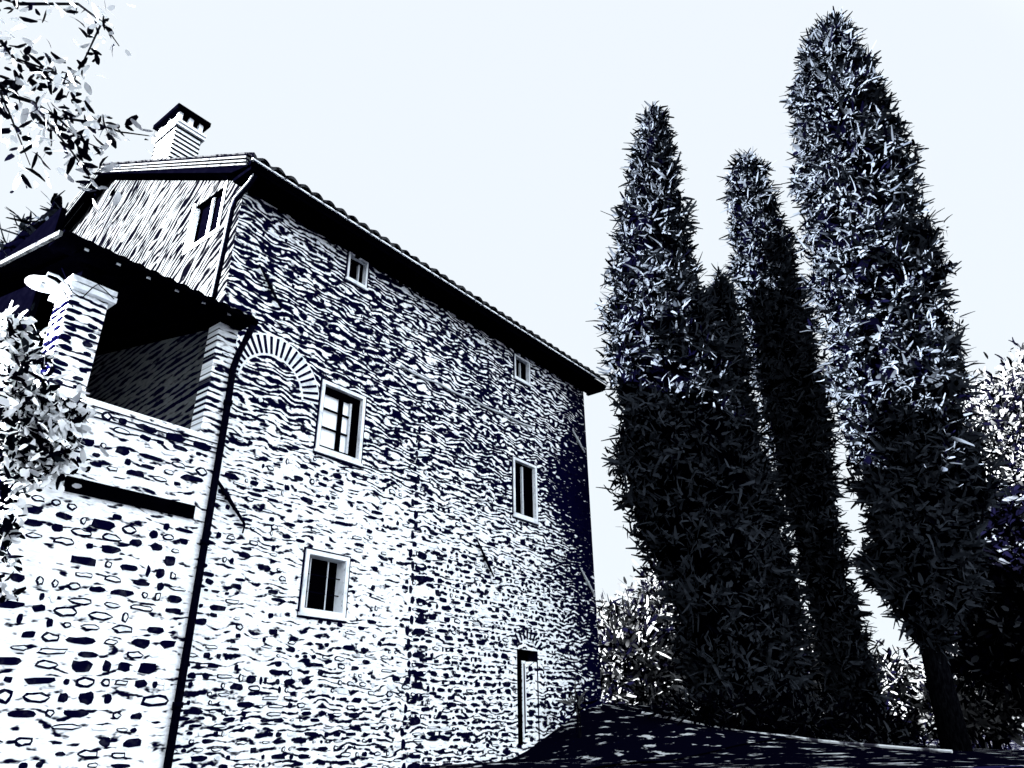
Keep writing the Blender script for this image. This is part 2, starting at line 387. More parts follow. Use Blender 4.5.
for q in (.40, .76): mb.box((x0 + .06, yy + .01, z0 + q), (x1 - .06, yy + .04, z0 + q + .03), m_dark)
mb.box((x0 + .06, yy - .01, z1 - .14), (x1 - .06, yy + .045, z1 - .06), m_dark)
mb.box((x0 + .66, yy, z0 + .06), (x0 + .70, yy + .05, z1 - .06), m_ironpale)
mb.build('casement', w)
mb = MB(); mb.box((x0 + .05, yy + .055, z0 + .05), (x1 - .18, yy + .065, z1 - .05), m_pane); mb.build('pane', w)
# barred lower window
w = window('window', 'low', .075)
x0, x1, z0, z1 = WIN['low']
mb = MB()
frame_boxes(mb, x0 + .002, x1 - .002, z0 + .002, z1 - .002, YF + .2, YF + .25, .05, m_dark)
mb.build('casement', w)
mb = MB()
for q in (.13, .50): mb.tube([(x0 + q, YF + .1, z0 + .03), (x0 + q, YF + .1, z1 - .03)], .012, m_ironpale, 6)
for q in (.28, .56): mb.tube([(x0, YF + .1, z0 + q), (x1, YF + .1, z0 + q)], .010, m_iron, 6)
mb.build('window_grille', w)
for key in ('attic', 'rattic'):
    w = window('window', key, .045)
    x0, x1, z0, z1 = WIN[key]
    mb = MB(); frame_boxes(mb, x0 + .002, x1 - .002, z0 + .002, z1 - .002, YF + .07, YF + .12, .04, m_dark); mb.box((x0 + .3, YF + .07, z0 + .05), (x0 + .33, YF + .12, z1 - .05), m_ironpale); mb.build('casement', w)
w = window('window', 'rmid', .065)
x0, x1, z0, z1 = WIN['rmid']
mb = MB(); frame_boxes(mb, x0 + .002, x1 - .002, z0 + .002, z1 - .002, YF + .06, YF + .11, .05, m_dark)
mb.box((x0 + .38, YF + .06, z0 + .05), (x0 + .43, YF + .11, z1 - .05), m_ironpale)
mb.build('casement', w)
# gable window frame
mb = MB()
mb.box((XL - .02, gw[0] - .09, gw[2] - .09), (XL - .003, gw[1] + .09, gw[2]), m_pale); mb.box((XL - .02, gw[1], gw[2]), (XL - .003, gw[1] + .09, gw[3] + .07), m_pale)
mb.box((XL - .02, gw[0] - .07, gw[2]), (XL - .003, gw[0], gw[3] + .07), m_pale)
w = mb.build('window', house)
mb = MB(); mb.box((XL + .05, gw[0], gw[2]), (XL + .09, gw[0] + .07, gw[3]), m_dark); mb.box((XL + .05, gw[0] + .45, gw[2]), (XL + .09, gw[0] + .5, gw[3]), m_ironpale); mb.build('casement', w)

# roof: corrugated clay tiles, eaves, verge bands
ROOF0, ROOFX0, ROOFX1 = 9.55, XL - .26, 16.85
mb = MB(); n = int((ROOFX1 - ROOFX0) / .045)
def roof_z(y): return 9.12 + (12.85 - 9.12) * (y - ROOF0) / (16.6 - ROOF0) if y < 16.6 else 12.85 - .37 * (y - 16.6)
rows = [ROOF0 - .05 + i * (16.6 - ROOF0 + .05) / 17 for i in range(18)] + [16.6 + i * .5 for i in range(1, 10)]
vs = []
for j, y in enumerate(rows):
    for i in range(n + 1):
        x = ROOFX0 + (ROOFX1 - ROOFX0) * i / n
        jit = .015 * noise.noise(Vector((math.floor(x / .29), y, 0))) if j < 17 else 0
        vs.append((x, y + jit * 2, roof_z(y) + .05 + .095 * abs(math.sin(math.pi * x / .29)) + jit + (.02 if j % 2 else 0)))
mb.add(vs, [(j * (n + 1) + i, j * (n + 1) + i + 1, (j + 1) * (n + 1) + i + 1, (j + 1) * (n + 1) + i) for j in range(len(rows) - 1) for i in range(n)], m_tile)
for i in range(n):      # tile ends
    a, b = vs[i], vs[i + 1]; mb.quad((a[0], a[1], a[2] - .06), (b[0], b[1], b[2] - .06), b, a, m_tile)
roof = mb.build('roof', house)
mb = MB()   # boarded eaves
mb.prism([(ROOFX0, ROOF0, 9.06), (ROOFX0, 16.6, 12.79), (ROOFX0, YB + .4, roof_z(YB + .4) - .02), (ROOFX0, YB + .4, roof_z(YB + .4) - .14), (ROOFX0, 16.6, 12.66), (ROOFX0, YF + .05, 9.14), (ROOFX0, ROOF0 + .02, 8.99)],
         (ROOFX1 - ROOFX0, 0, 0), m_dark)
x = ROOFX0 + .35
rafters = []
while x < ROOFX1 - .2:
    rafters.append(x); x += .62
mb.build('eaves_board', roof)
mb = MB(); mb.box((ROOFX0 + .03, ROOF0 + .03, 8.915), (ROOFX1 - .03, YF - .004, 8.988), m_dark); mb.build('soffit', roof)
for x in rafters:
    mb = MB(); mb.box((x, ROOF0 + .06, 8.86), (x + .10, YF - .004, 8.912), m_dark); mb.build('rafter_end', roof)
mb = MB(); mb.box((ROOFX0, ROOF0 - .035, 9.085), (ROOFX1, ROOF0 - .004, 9.115), m_pale); mb.build('fascia', roof)
mb = MB()   # verge mouldings up the gable
for (o0, o1, zz0, zz1, mt) in ((-.01, .10, -.02, .01, m_dark), (-.03, .12, .01, .045, m_verge), (-.01, .14, .045, .075, m_dark), (-.05, .10, .075, .11, m_verge), (-.02, .1, .11, .15, m_dark), (-.06, .1, .15, .19, m_verge), (-.04, .1, .19, .25, m_dark)):
    P = [(ROOFX0 + o0, ROOF0 + .1, 9.0 + zz0), (ROOFX0 + o0, 16.6, 12.66 + zz0), (ROOFX0 + o0, YB, roof_z(YB) - .19 + zz0),
         (ROOFX0 + o0, YB, roof_z(YB) - .19 + zz1), (ROOFX0 + o0, 16.6, 12.66 + zz1), (ROOFX0 + o0, ROOF0 + .1, 9.0 + zz1)]
    mb.prism(P, (o1 - o0, 0, 0), mt)
mb.build('verge', roof)
# chimney
mb = MB(); x0, x1, y0, y1 = 5.58, 6.22, 14.06, 15.0
zc = 11.2; i = 0
while zc < 13.02:
    h = .085; o = .0 if i % 2 else .012
    mb.box((x0 + o, y0 + o, zc), (x1 - o, y1 - o, zc + (h if i % 2 == 0 else .045)), m_brickp if i % 2 == 0 else m_dark)
    zc += h if i % 2 == 0 else .045; i += 1
mb.box((x0 - .06, y0 - .06, 13.02), (x1 + .06, y1 + .06, 13.08), m_brickp); mb.box((x0 - .03, y0 - .03, 13.08), (x1 + .03, y1 + .03, 13.12), m_dark)
mb.box((x0 - .07, y0 - .07, 13.12), (x1 + .07, y1 + .07, 13.19), m_brickp)
ch = mb.build('chimney', roof)
mb = MB()
for (xx, yy) in ((x0, y0), (x1 - .12, y0), (x0 + .27, y0), (x0, y1 - .12), (x1 - .12, y1 - .12), (x0, y0 + .4)):
    mb.box((xx, yy, 13.19), (xx + .10, yy + .10, 13.46), m_brickp)
mb.box((x0 + .12, y0 + .12, 13.19), (x1 - .12, y1 - .12, 13.46), m_dark)
mb.box((x0 - .10, y0 - .10, 13.46), (x1 + .10, y1 + .10, 13.58), m_dark)
mb.build('chimney_cap', house) if False else mb.build('chimney_cap', roof)

# wing with loggia
WY, WX0, WX1 = 9.6, 2.97, 5.44
mb = MB()
wall_sheet(mb, WX0, WX1, -1.5, 4.03, WY, [], m_wing, 0, m_pale)
mb.quad((WX1, WY, -1.5), (WX1, YF, -1.5), (WX1, YF, 5.9), (WX1, WY, 5.9), m_wingside)
mb.quad((WX0, 16, -1.5), (WX0, WY, -1.5), (WX0, WY, 4.03), (WX0, 16, 4.03), m_wingside)
mb.quad((WX0, WY, 4.03), (WX1, WY, 4.03), (WX1, WY + .4, 4.03), (WX0, WY + .4, 4.03), m_pale)
mb.quad((WX0 + .4, WY + .4, 3.0), (WX0 + .4, WY + .4, 4.03), (WX1, WY + .4, 4.03), (WX1, WY + .4, 3.0), m_wing)
rw = random.Random(11)
beam = (3.52, 5.22, 2.78, 2.96)
courses(mb, WX0 + .05, WX1 - .03, -1.0, 3.9, lambda u, z: (.86, (.5, .44, .06)) if z > .6 else (.75, (.3, .62, .08)), [beam], lambda u, z, o: (u, WY - .002 - o, z), rw, .09, .17, .14, .44)
for j in range(3): mb.box((3.3 , WY - .012 - .004 * j, 3.93 - j * .07), (WX1 - .02, WY - .003, 3.945 - j * .07), m_darkstone)
ww = mb.build('wing_wall', house)
mb = MB(); mb.box((beam[0], WY - .05, beam[2]), (beam[1], WY - .004, beam[3]), m_dark); mb.build('lintel_beam', house)
mb = MB()   # right pier, pillar
mb.box((5.12, WY, 4.035), (WX1 - .002, WY + .30, 5.86), m_pillar)
courses(mb, 5.12, WX1 - .03, 4.1, 5.8, lambda u, z: (.9, (.8, .2, 0)), [], lambda u, z, o: (u, WY - .002 - o, z), rw, .1, .15, .2, .3)
mb.build('pier', house)
mb = MB(); mb.box((3.03, WY + .01, 4.035), (3.50, WY + .50, 5.42), m_pillar)
z = 4.08; i = 0
while z < 5.3:
    h = rw.uniform(.07, .11)
    for (u, l) in ((3.10, .17), (3.38, .15)) if i % 2 else ((3.14, .20), (3.40, .12)):
        stone(mb, u + rw.uniform(-.01, .01), z + h / 2, l / 2 * .95, h / 2 * .7, 'dark', lambda u, z, o: (u, WY + .008 - o, z), rw)
    for (u, l) in ((WY + .14, .2), (WY + .38, .2)): stone(mb, u, z + h / 2, l / 2 * .95, h / 2 * .6, 'dark', lambda u, z, o: (3.028 - o, u, z), rw)
    z += h + .03; i += 1
mb.box((2.96, WY - .07, 5.425), (3.57, WY + .57, 5.50), m_pale); mb.box((3.0, WY - .03, 5.50), (3.53, WY + .53, 5.525), m_dark); mb.box((2.97, WY - .06, 5.525), (3.56, WY + .56, 5.60), m_pale)
mb.box((3.1, WY + .05, 5.60), (3.45, WY + .45, 5.80), m_dark)
mb.build('pillar', house)
mb = MB()   # dark boards added to keep sun out and darken the loggia
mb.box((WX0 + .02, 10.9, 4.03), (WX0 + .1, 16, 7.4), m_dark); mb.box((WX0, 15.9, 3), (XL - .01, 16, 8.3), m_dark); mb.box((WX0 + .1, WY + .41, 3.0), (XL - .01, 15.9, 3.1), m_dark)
mb.build('loggia_shade_boards', house)
mb = MB()   # wing roof: slopes up away from the front
def wz(y): return 5.86 + .22 * (y - 9.25)
x0r, x1r = 2.62, 5.50
n = 64; rows = [9.20 + i * .45 for i in range(16)]; vs = []
for y in rows:
    for i in range(n + 1):
        x = x0r + (min(x1r, XL - .01) - x0r) * i / n if y > YF - .3 else x0r + (x1r - x0r) * i / n
        vs.append((x, y, wz(y) + .07 + .045 * abs(math.sin(math.pi * x / .22))))
mb.add(vs, [(j * (n + 1) + i, j * (n + 1) + i + 1, (j + 1) * (n + 1) + i + 1, (j + 1) * (n + 1) + i) for j in range(len(rows) - 1) for i in range(n)], m_tile)
wr = mb.build('wing_roof', house)
mb = MB(); mb.prism([(x0r, 9.23, 5.87), (x0r, 16, wz(16)), (x0r, 16, wz(16) + .06), (x0r, 9.23, 5.93)], (XL - .02 - x0r, 0, 0), m_dark)
mb.box((x0r, 9.22, 5.86), (5.48, 9.6, 5.925), m_dark)
x = 2.9
while x < 5.3:
    mb.prism([(x, 9.25, 5.80), (x, 13, wz(13) - .09), (x, 13, wz(13) + .0), (x, 9.25, 5.86)], (.09, 0, 0), m_dark)
    mb.box((x + .02, 9.235, 5.815), (x + .075, 9.247, 5.85), m_ironpale); x += .42
mb.build('wing_eaves', wr)
mb = MB(); mb.prism([(x0r - .05, 9.18, 5.83), (x0r - .05, 16, wz(16) - .01), (x0r - .05, 16, wz(16) + .05), (x0r - .05, 9.18, 5.90)], (.045, 0, 0), m_verge)
mb.build('bargeboard', wr)

# rainwater pipes and gutter
mb = MB()
pp = [(5.46, 9.24, 5.82), (5.45, 9.30, 5.68), (5.42, 9.45, 5.38), (5.42, 9.53, 5.15), (5.43, 9.53, 4.4), (5.43, 9.53, 2.0), (5.43, 9.53, -1.5)]
mb.tube(pp, .050, m_iron, 10)
for z in (4.55, 2.45, .4): mb.tube([(5.43, 9.53, z), (5.43, 9.53, z + .07)], .066, m_iron, 10)
dpipe = mb.build('drainpipe', house, smooth=True)
mb = MB(); mb.tube([(2.62, 9.20, 5.90), (5.50, 9.20, 5.86)], .045, m_dark, 8); mb.build('gutter', house)
mb = MB()
P = [on_y(258, 172, 9.62), on_y(250, 184, 9.75), on_y(236, 200, 10.0), on_y(232, 210, 10.03), on_y(226, 240, 10.03), on_y(213, 300, 10.03)]
mb.tube(P, .040, m_iron, 10); mb.build('drainpipe', house, smooth=True)
mb = MB(); Q = [p + Vector((-.055, -.015, 0)) for p in P]; mb.tube(Q, .014, m_ironpale, 6); mb.build('pipe_highlight', house)  # pale strip modelled as the highlight along the pipe
# iron wall ties
for a, b, mt in (((5.89, 7.55), (6.45, 6.90), m_iron), ((5.64, 3.70), (6.34, 3.01), m_iron), ((11.84, 3.75), (12.37, 3.10), m_iron), ((15.79, 3.81), (16.4, 3.2), m_ironpale), ((15.74, 7.5), (16.29, 7.0), m_ironpale)):
    mb = MB(); p, q = Vector((a[0], YF - .055, a[1])), Vector((b[0], YF - .055, b[1]))
    mb.tube([p, p.lerp(q, .5), q], [.018, .034, .018], mt, 6)
    mb.tube([p.lerp(q, .5) + Vector((0, .055, 0)), p.lerp(q, .5) - Vector((0, .03, 0))], .03, mt, 6)
    if a[0] < 5.8: mb.tube([q, q + Vector((-.02, 0, -.14))], .014, mt, 6)
    mb.build('wall_tie', house)
mb = MB(); mb.tube([Vector((9.39, YF - .03, 6.95)).lerp(Vector((13.95, YF - .03, 7.02)), t / 12) + Vector((0, 0, -.05 * math.sin(math.pi * (t % 3) / 3))) for t in range(13)], .022, m_ironpale, 6)
mb.build('wall_cable', house)

# dish lamp on the pillar with its cable
lamp = thing('wall_lamp', (2.66, 9.5, 5.28), 'round pale dish lamp sticking out from the loggia pillar on a short arm', 'lamp')
mb = MB(); n = 20
prof = [(0.03, .09), (.05, .06), (.12, .03), (.19, -.01), (.20, -.03), (.17, -.025), (.02, -.0)]
vs = [(2.66 + r * math.cos(2 * math.pi * k / n), 9.5 + r * math.sin(2 * math.pi * k / n), 5.28 + h) for r, h in prof for k in range(n)]
mb.add(vs, [(j * n + k, j * n + (k + 1) % n, (j + 1) * n + (k + 1) % n, (j + 1) * n + k) for j in range(len(prof) - 1) for k in range(n)] + [tuple(range(n))], m_pale)
mb.build('lamp_shade', lamp, smooth=True)
mb = MB(); mb.tube([(2.66, 9.5, 5.36), (2.68, 9.5, 5.44), (2.8, 9.52, 5.46), (2.98, 9.56, 5.40)], .016, m_ironpale, 6); mb.build('arm', lamp)
mb = MB(); mb.tube([(2.66, 9.5, 5.24), (2.66, 9.5, 5.18)], .03, m_pale, 8); mb.build('bulb', lamp)
mb = MB(); C = [on_y(*p, 9.50) for p in ((62, 268), (72, 292), (82, 298), (92, 288), (98, 284), (106, 291), (114, 299))]
mb.tube(C, .008, m_iron, 5); tag(mb.build('cable'), 'thin dark cable looping across the head of the loggia pillar', 'cable')
mb = MB(); C = [on_y(*p, 9.49) for p in ((60, 284), (66, 295), (73, 307))]
mb.tube(C, .007, m_iron, 5); tag(mb.build('cable'), 'short straight dark cable running down the pillar face under the dish lamp', 'cable')

# ------------------------------------------------------------------ foliage
def leaf_mat(name, cols, rough=.8):
    g = G(name); geo = g.n.new('ShaderNodeNewGeometry'); cr = g.n.new('ShaderNodeValToRGB'); cr.color_ramp.interpolation = 'CONSTANT'
    el = cr.color_ramp.elements
    while len(el) < len(cols): el.new(0.5)
    for e_, (p, c) in zip(el, cols): e_.position = p; e_.color = (*c, 1)
    g.l.new(geo.outputs['Random Per Island'], cr.inputs[0]); g.col(cr.outputs[0]); g.b.inputs['Roughness'].default_value = rough
    return g.m
m_cyp = leaf_mat('cypress_foliage', [(0, (.0001, .0001, .0006)), (.20, (.0003, .0003, .0015)), (.26, (.008, .010, .014)), (.34, (.019, .023, .030))])
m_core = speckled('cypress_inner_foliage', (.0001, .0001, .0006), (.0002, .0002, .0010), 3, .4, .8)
m_broad = leaf_mat('broad_leaf', [(0, (.0003, .0003, .0013)), (.5, (.002, .0023, .004)), (.55, (.50, .53, .56))])
m_vine = leaf_mat('vine_leaf', [(0, (.0004, .0004, .0016)), (.38, (.003, .004, .006)), (.46, (.62, .65, .68))])
m_bush = leaf_mat('shrub_leaf', [(0, (.0004, .0004, .0016)), (.38, (.0006, .0006, .0014)), (.48, (.06, .063, .067))])
m_dbush = leaf_mat('dark_shrub_leaf', [(0, (.0004, .0004, .0016)), (.6, (.0004, .0004, .001)), (.82, (.022, .025, .031))])  # darkened shrub leaf; paints shade on the tree at the right edge
m_bark = speckled('bark', (.0003, .0003, .001), (.004, .0045, .006), 12, .4, .7, (3, 3, .6))

def leaves(name, pos, dirs, length, width, mat, rng, parent=None, curl=.35, extra=None, origin=None, norms=None):
    """curved leaf sprays: pos (N,3) dirs (N,3)"""
    N = len(pos); r = rng
    d = dirs / np.linalg.norm(dirs, axis=1, keepdims=True)
    a = np.cross(d, r.normal(size=(N, 3)) if norms is None else norms); a /= np.linalg.norm(a, axis=1, keepdims=True) + 1e-9
    nrm = np.cross(d, a)
    L = (length * r.uniform(.6, 1.4, N))[:, None]; Wd = (width * r.uniform(.6, 1.4, N))[:, None]; cu = (curl * r.uniform(-1, 1, N))[:, None]; cs = (curl * r.uniform(-1, 1, N))[:, None]
    prof = [(0, .25), (.33, 1.0), (.7, .9), (1, .42)]
    V = np.zeros((N, 8, 3))
    for k, (t, w_) in enumerate(prof):
        c = pos + d * L * t + nrm * L * cu * t * t + a * L * cs * t * t
        V[:, 2 * k] = c - a * Wd * w_ / 2; V[:, 2 * k + 1] = c + a * Wd * w_ / 2
    V = V.reshape(-1, 3)
    b = np.arange(N)[:, None] * 8
    Fq = np.concatenate([b + np.array([2 * k, 2 * k + 1, 2 * k + 3, 2 * k + 2]) for k in range(3)], axis=1).reshape(-1, 4)
    if origin is not None: V = V - np.array(origin)
    nv = len(V); nf = len(Fq)
    ev, ef = (np.zeros((0, 3)), []) if extra is None else extra
    if origin is not None and len(ev): ev = ev - np.array(origin)
    me = bpy.data.meshes.new(name)
    me.vertices.add(nv + len(ev)); me.vertices.foreach_set('co', np.concatenate([V, ev]).astype(np.float32).ravel())
    efa = np.array(ef, dtype=np.int64).reshape(-1, 4) + nv
    FA = np.concatenate([Fq, efa]) if len(efa) else Fq
    me.loops.add(len(FA) * 4); me.loops.foreach_set('vertex_index', FA.astype(np.int32).ravel())
    me.polygons.add(len(FA)); me.polygons.foreach_set('loop_start', np.arange(0, len(FA) * 4, 4, dtype=np.int32)); me.polygons.foreach_set('loop_total', np.full(len(FA), 4, dtype=np.int32))
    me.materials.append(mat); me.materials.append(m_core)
    me.polygons.foreach_set('material_index', np.concatenate([np.zeros(nf, np.int32), np.ones(len(efa), np.int32)]))
    me.update(calc_edges=True); me.validate()
    o = bpy.data.objects.new(name, me); COL.objects.link(o)
    if origin is not None: o.location = origin
    if parent is not None: o.parent = parent; o.location = (0, 0, 0)
    return o

def vnoise(th, z, seed):
    return noise.noise(Vector((math.cos(th) * 1.3 + seed * 7, math.sin(th) * 1.3, z))) 

def columnar(label, centre, radius, z0, z1, n, seed, leafmat=m_cyp, name='cypress_tree', cat='tree', group='cypresses beside the house', ll=.17, lw=.085, trunk_r=.16, ground=True, core=.82):
    """centre(z)->(x,y), radius(z); crown of sprays around a dark dense inside"""
    rng = np.random.default_rng(seed)
    bx, by = centre(z0); gz_ = ground_z(bx, by)
    t = thing(name, (bx, by, gz_), label, cat, group)
    # trunk
    mb = MB(); pts = [(bx, by, gz_ - .3)] + [(*centre(z), z) for z in np.linspace(z0, z1 - 1.0, 9)]
    mb.tube(pts, [trunk_r * 1.25] + list(np.linspace(trunk_r, .02, 9)), m_bark, 10)
    for k in range(14):
        zz = z0 + (z1 - z0) * (.02 + .06 * k); 
        if zz > z1 - 1.5: break
        c = centre(zz); th = k * 2.4; rr = radius(zz + .8) * .7
        mb.tube([(c[0], c[1], zz), (c[0] + math.cos(th) * rr * .6, c[1] + math.sin(th) * rr * .6, zz + .5), (c[0] + math.cos(th) * rr, c[1] + math.sin(th) * rr, zz + 1.1)], [.05, .03, .012], m_bark, 6)
    mb.build('trunk', t, smooth=True, origin=(bx, by, gz_))
    # core
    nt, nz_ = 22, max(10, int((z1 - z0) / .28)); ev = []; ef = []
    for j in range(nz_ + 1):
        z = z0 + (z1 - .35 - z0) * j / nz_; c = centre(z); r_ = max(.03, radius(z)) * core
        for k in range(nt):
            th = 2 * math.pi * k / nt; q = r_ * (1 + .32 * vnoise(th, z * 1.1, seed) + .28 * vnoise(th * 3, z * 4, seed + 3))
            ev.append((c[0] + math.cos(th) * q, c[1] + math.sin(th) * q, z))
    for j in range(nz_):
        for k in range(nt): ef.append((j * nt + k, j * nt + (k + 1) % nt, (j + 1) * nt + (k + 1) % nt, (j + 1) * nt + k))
    # sprays
    zs = rng.uniform(0, 1, n * 3) ** .95 * (z1 - z0) + z0
    rr = np.array([radius(z) for z in zs]); keep = rng.uniform(0, 1, n * 3) < rr / rr.max() + .12
    zs = zs[keep][:n]; N = len(zs); th = rng.uniform(0, 2 * math.pi, N)
    pos = np.zeros((N, 3)); dr = np.zeros((N, 3)); nm = np.zeros((N, 3))
    nc = max(10, N // 7); own = rng.integers(0, nc, N); zs = zs[:nc][own] + rng.normal(size=N) * .06; th = th[:nc][own] + rng.normal(size=N) * .07
    tuft = rng.normal(size=(nc, 3)) * .55
    for i in range(N):
        z = zs[i]; c = centre(z); nn = vnoise(th[i], z * 1.1, seed) * .32 + vnoise(th[i] * 3, z * 4, seed + 3) * .3
        q = max(.04, radius(z)) * (rng.uniform(.78, 1.0) + nn)
        pos[i] = (c[0] + math.cos(th[i]) * q, c[1] + math.sin(th[i]) * q, z)
        q3 = tuft[own[i]]; out = (math.cos(th[i]), math.sin(th[i]))
        nm[i] = (out[0] + rng.normal() * .42 + q3[0] * .5, out[1] + rng.normal() * .42 + q3[1] * .5, .25 + rng.normal() * .45 + q3[2] * .5)
        tg = rng.normal() * .8 + q3[1]
        dr[i] = (out[0] * .18 - out[1] * tg, out[1] * .18 + out[0] * tg, .5 + rng.normal() * .7)
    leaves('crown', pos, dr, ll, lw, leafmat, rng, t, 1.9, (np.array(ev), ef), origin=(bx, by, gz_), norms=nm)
    return t

def from_outline(rows, D):
    """rows: (py, left px, right px) measured on the photograph -> axis and radius in metres at distance D"""
    data = []
    for py, l, r_ in rows:
        a = at_d(l, py, D); b = at_d(r_, py, D); c = (a + b) / 2; data.append((c.z, c.x, c.y, abs((b - a).dot(RT)) / 2))
    data.sort(); Z = [d[0] for d in data]
    ip = lambda z, k: float(np.interp(z, Z, [d[k] for d in data]))
    return (lambda z: (ip(z, 1), ip(z, 2))), (lambda z: max(.04, ip(z, 3) - .10)), Z[0], Z[-1]

c, r_, a, b = from_outline([(108, 650, 658), (125, 640, 668), (150, 630, 674), (200, 626, 682), (250, 614, 690), (300, 604, 706), (350, 603, 726), (400, 612, 738), (460, 612, 752), (500, 618, 760), (540, 640, 770), (580, 658, 780), (640, 678, 790), (712, 700, 796)], 19.0)
columnar('left cypress next to the house, slim pale tip over a wide dark base', c, r_, a, b, 21000, 1)
c, r_, a, b = from_outline([(272, 716, 722), (290, 706, 732), (330, 700, 744), (400, 700, 752), (500, 710, 780), (600, 740, 800), (715, 760, 810)], 20.6)
columnar('short blunt dark cypress wedged between the left cypress and the slim middle one', c, r_, a, b, 10000, 2)
c, r_, a, b = from_outline([(155, 740, 748), (172, 728, 762), (200, 728, 772), (250, 730, 790), (300, 738, 802), (350, 748, 816), (400, 758, 828), (450, 770, 830), (500, 782, 836), (560, 796, 845), (640, 815, 866), (722, 838, 888)], 21.5)
columnar('slim middle cypress with dark rounded tip, between the left cypress and the tallest', c, r_, a, b, 17000, 3)
c, r_, a, b = from_outline([(22, 828, 838), (34, 812, 847), (60, 800, 858), (100, 795, 875), (150, 797, 897), (200, 805, 914), (250, 812, 926), (300, 820, 937), (350, 828, 948), (400, 836, 960), (450, 856, 974), (500, 863, 977), (560, 870, 976), (600, 888, 968), (635, 908, 956), (655, 922, 944)], 17.0)
columnar('tallest cypress at the right with a bare lower trunk', c, r_, a, b, 30000, 4, trunk_r=.24)
# dead twigs curling out of the left cypress
mb = MB()
for pts in (((640, 262), (625, 232), (612, 216), (600, 211)), ((642, 275), (628, 252), (615, 238), (606, 233))):
    mb.tube([at_d(p[0], p[1], 18.6) for p in pts], [.03, .02, .014, .008], m_bark, 5)
o = bpy.data.objects['cypress_tree']; tw = mb.build('dead_twig', o)

# small conifer behind the wing
c, r_, a, b = from_outline([(190, 58, 64), (215, 44, 66), (240, 22, 84), (270, 0, 110), (330, -30, 140)], 24.0)
columnar('dark ragged conifer peeping over the wing roof at the left edge', c, r_, a - 6, b, 1500, 5, name='conifer_tree', group=None, ll=.4, lw=.16)

# shrubs and broadleaf trees
def bush(name, label, cat, blobs, n, ll, lw, mat, seed, group=None, stem=True, outward=.6):
    """blobs: (x,y,z,rx,ry,rz)"""
    rng = np.random.default_rng(seed); x, y = blobs[0][0], blobs[0][1]; gz_ = ground_z(x, y)
    t = thing(name, (x, y, gz_), label, cat, group)
    mb = MB()
    for bl in blobs:
        for q in range(3):
            e_ = (bl[0] + rng.normal() * bl[3] * .4, bl[1] + rng.normal() * bl[4] * .4, bl[2] + bl[5] * .3)
            mb.tube([(x + q * .05, y, gz_ - .2), ((x + e_[0]) / 2, (y + e_[1]) / 2, (gz_ + e_[2]) / 2 + .1), e_], [.012, .008, .004] if cat == 'plant' else [.07, .04, .012], m_bark, 6)
    mb.build('trunk' if cat == 'tree' else 'stem', t, origin=(x, y, gz_))
    w = np.array([b_[3] * b_[4] * b_[5] for b_ in blobs]); w /= w.sum(); P = []; Dd = []
    for bl, wi in zip(blobs, w):
        m_ = int(n * wi) + 1; nc = max(6, m_ // 26)
        cc = rng.normal(size=(nc, 3)); cc /= np.linalg.norm(cc, axis=1, keepdims=True); cc *= rng.uniform(.45, 1.0, (nc, 1))
        idx = rng.integers(0, nc, m_); p = cc[idx] + rng.normal(size=(m_, 3)) * .17
        P.append(p * np.array(bl[3:6]) + np.array(bl[:3])); Dd.append(p * outward + rng.normal(size=(m_, 3)) * .6 + np.array((0, 0, .15)))
    leaves('crown' if cat == 'tree' else 'foliage', np.concatenate(P), np.concatenate(Dd), ll, lw, mat, rng, t, .45, origin=(x, y, gz_))
    return t
def blob(px, py, D, rx, rz, ry=None):
    p = at_d(px, py, D); return (p.x, p.y, p.z, rx, ry or rx, rz)
bush('shrub', 'pale feathery bush between the house corner and the left cypress', 'shrub', [blob(628, 665, 34, 1.8, 2.6), blob(662, 640, 36, 1.5, 3.6), blob(612, 690, 33, 1.0, 1.5)], 6500, .45, .12, m_bush, 21)
bush('shrub', 'low bush glimpsed in the gap between the slim middle cypress and the tallest', 'shrub', [blob(880, 695, 34, 1.5, 1.7), blob(848, 700, 36, 1.2, 1.4), blob(815, 660, 36, 1.2, 2.2)], 5200, .45, .12, m_bush, 22)
bush('shrub', 'sunlit bush right of the bare trunk of the tallest cypress', 'shrub', [blob(975, 690, 32, 2.0, 1.7), blob(1005, 655, 34, 1.8, 1.8), blob(955, 715, 31, 1.2, 1.0)], 6000, .42, .12, m_bush, 23)
bush('shrub', 'tall thin bush seen through the dark stems left of the slim middle cypress', 'shrub', [blob(790, 650, 34, 1.1, 2.4), blob(770, 700, 33, 1.3, 1.1), blob(745, 680, 35, 1.0, 1.6)], 3600, .42, .12, m_bush, 24)
bush('broadleaf_tree', 'leafy tree at the right edge behind the tallest cypress, its crown sunlit', 'tree', [blob(1000, 450, 30, 2.2, 3.0), blob(1040, 400, 31, 2.2, 2.3), blob(1045, 500, 30, 2.2, 2.4)], 9000, .34, .12, m_bush, 25)
bush('broadleaf_tree', 'shaded lower foliage of the tree at the right edge, painted with dark leaves', 'tree', [blob(985, 560, 26, 2.0, 2.2), blob(1030, 610, 26, 2.2, 2.2), blob(1040, 540, 26, 1.6, 1.6), blob(1000, 650, 26, 1.5, 1.2)], 11000, .34, .13, m_dbush, 28)
bush('shrub', 'dark low undergrowth bush at the foot of the cypresses', 'shrub', [blob(720, 712, 18, 1.2, .35), blob(800, 718, 18, 1.2, .35), blob(870, 730, 18, 1.2, .35)], 3000, .22, .05, m_dbush, 26)
# weed at the house corner
bush('weed', 'small upright pale weed growing at the far house corner', 'plant', [blob(577, 700, 17.0, .12, .35)], 26, .3, .05, m_bush, 27)

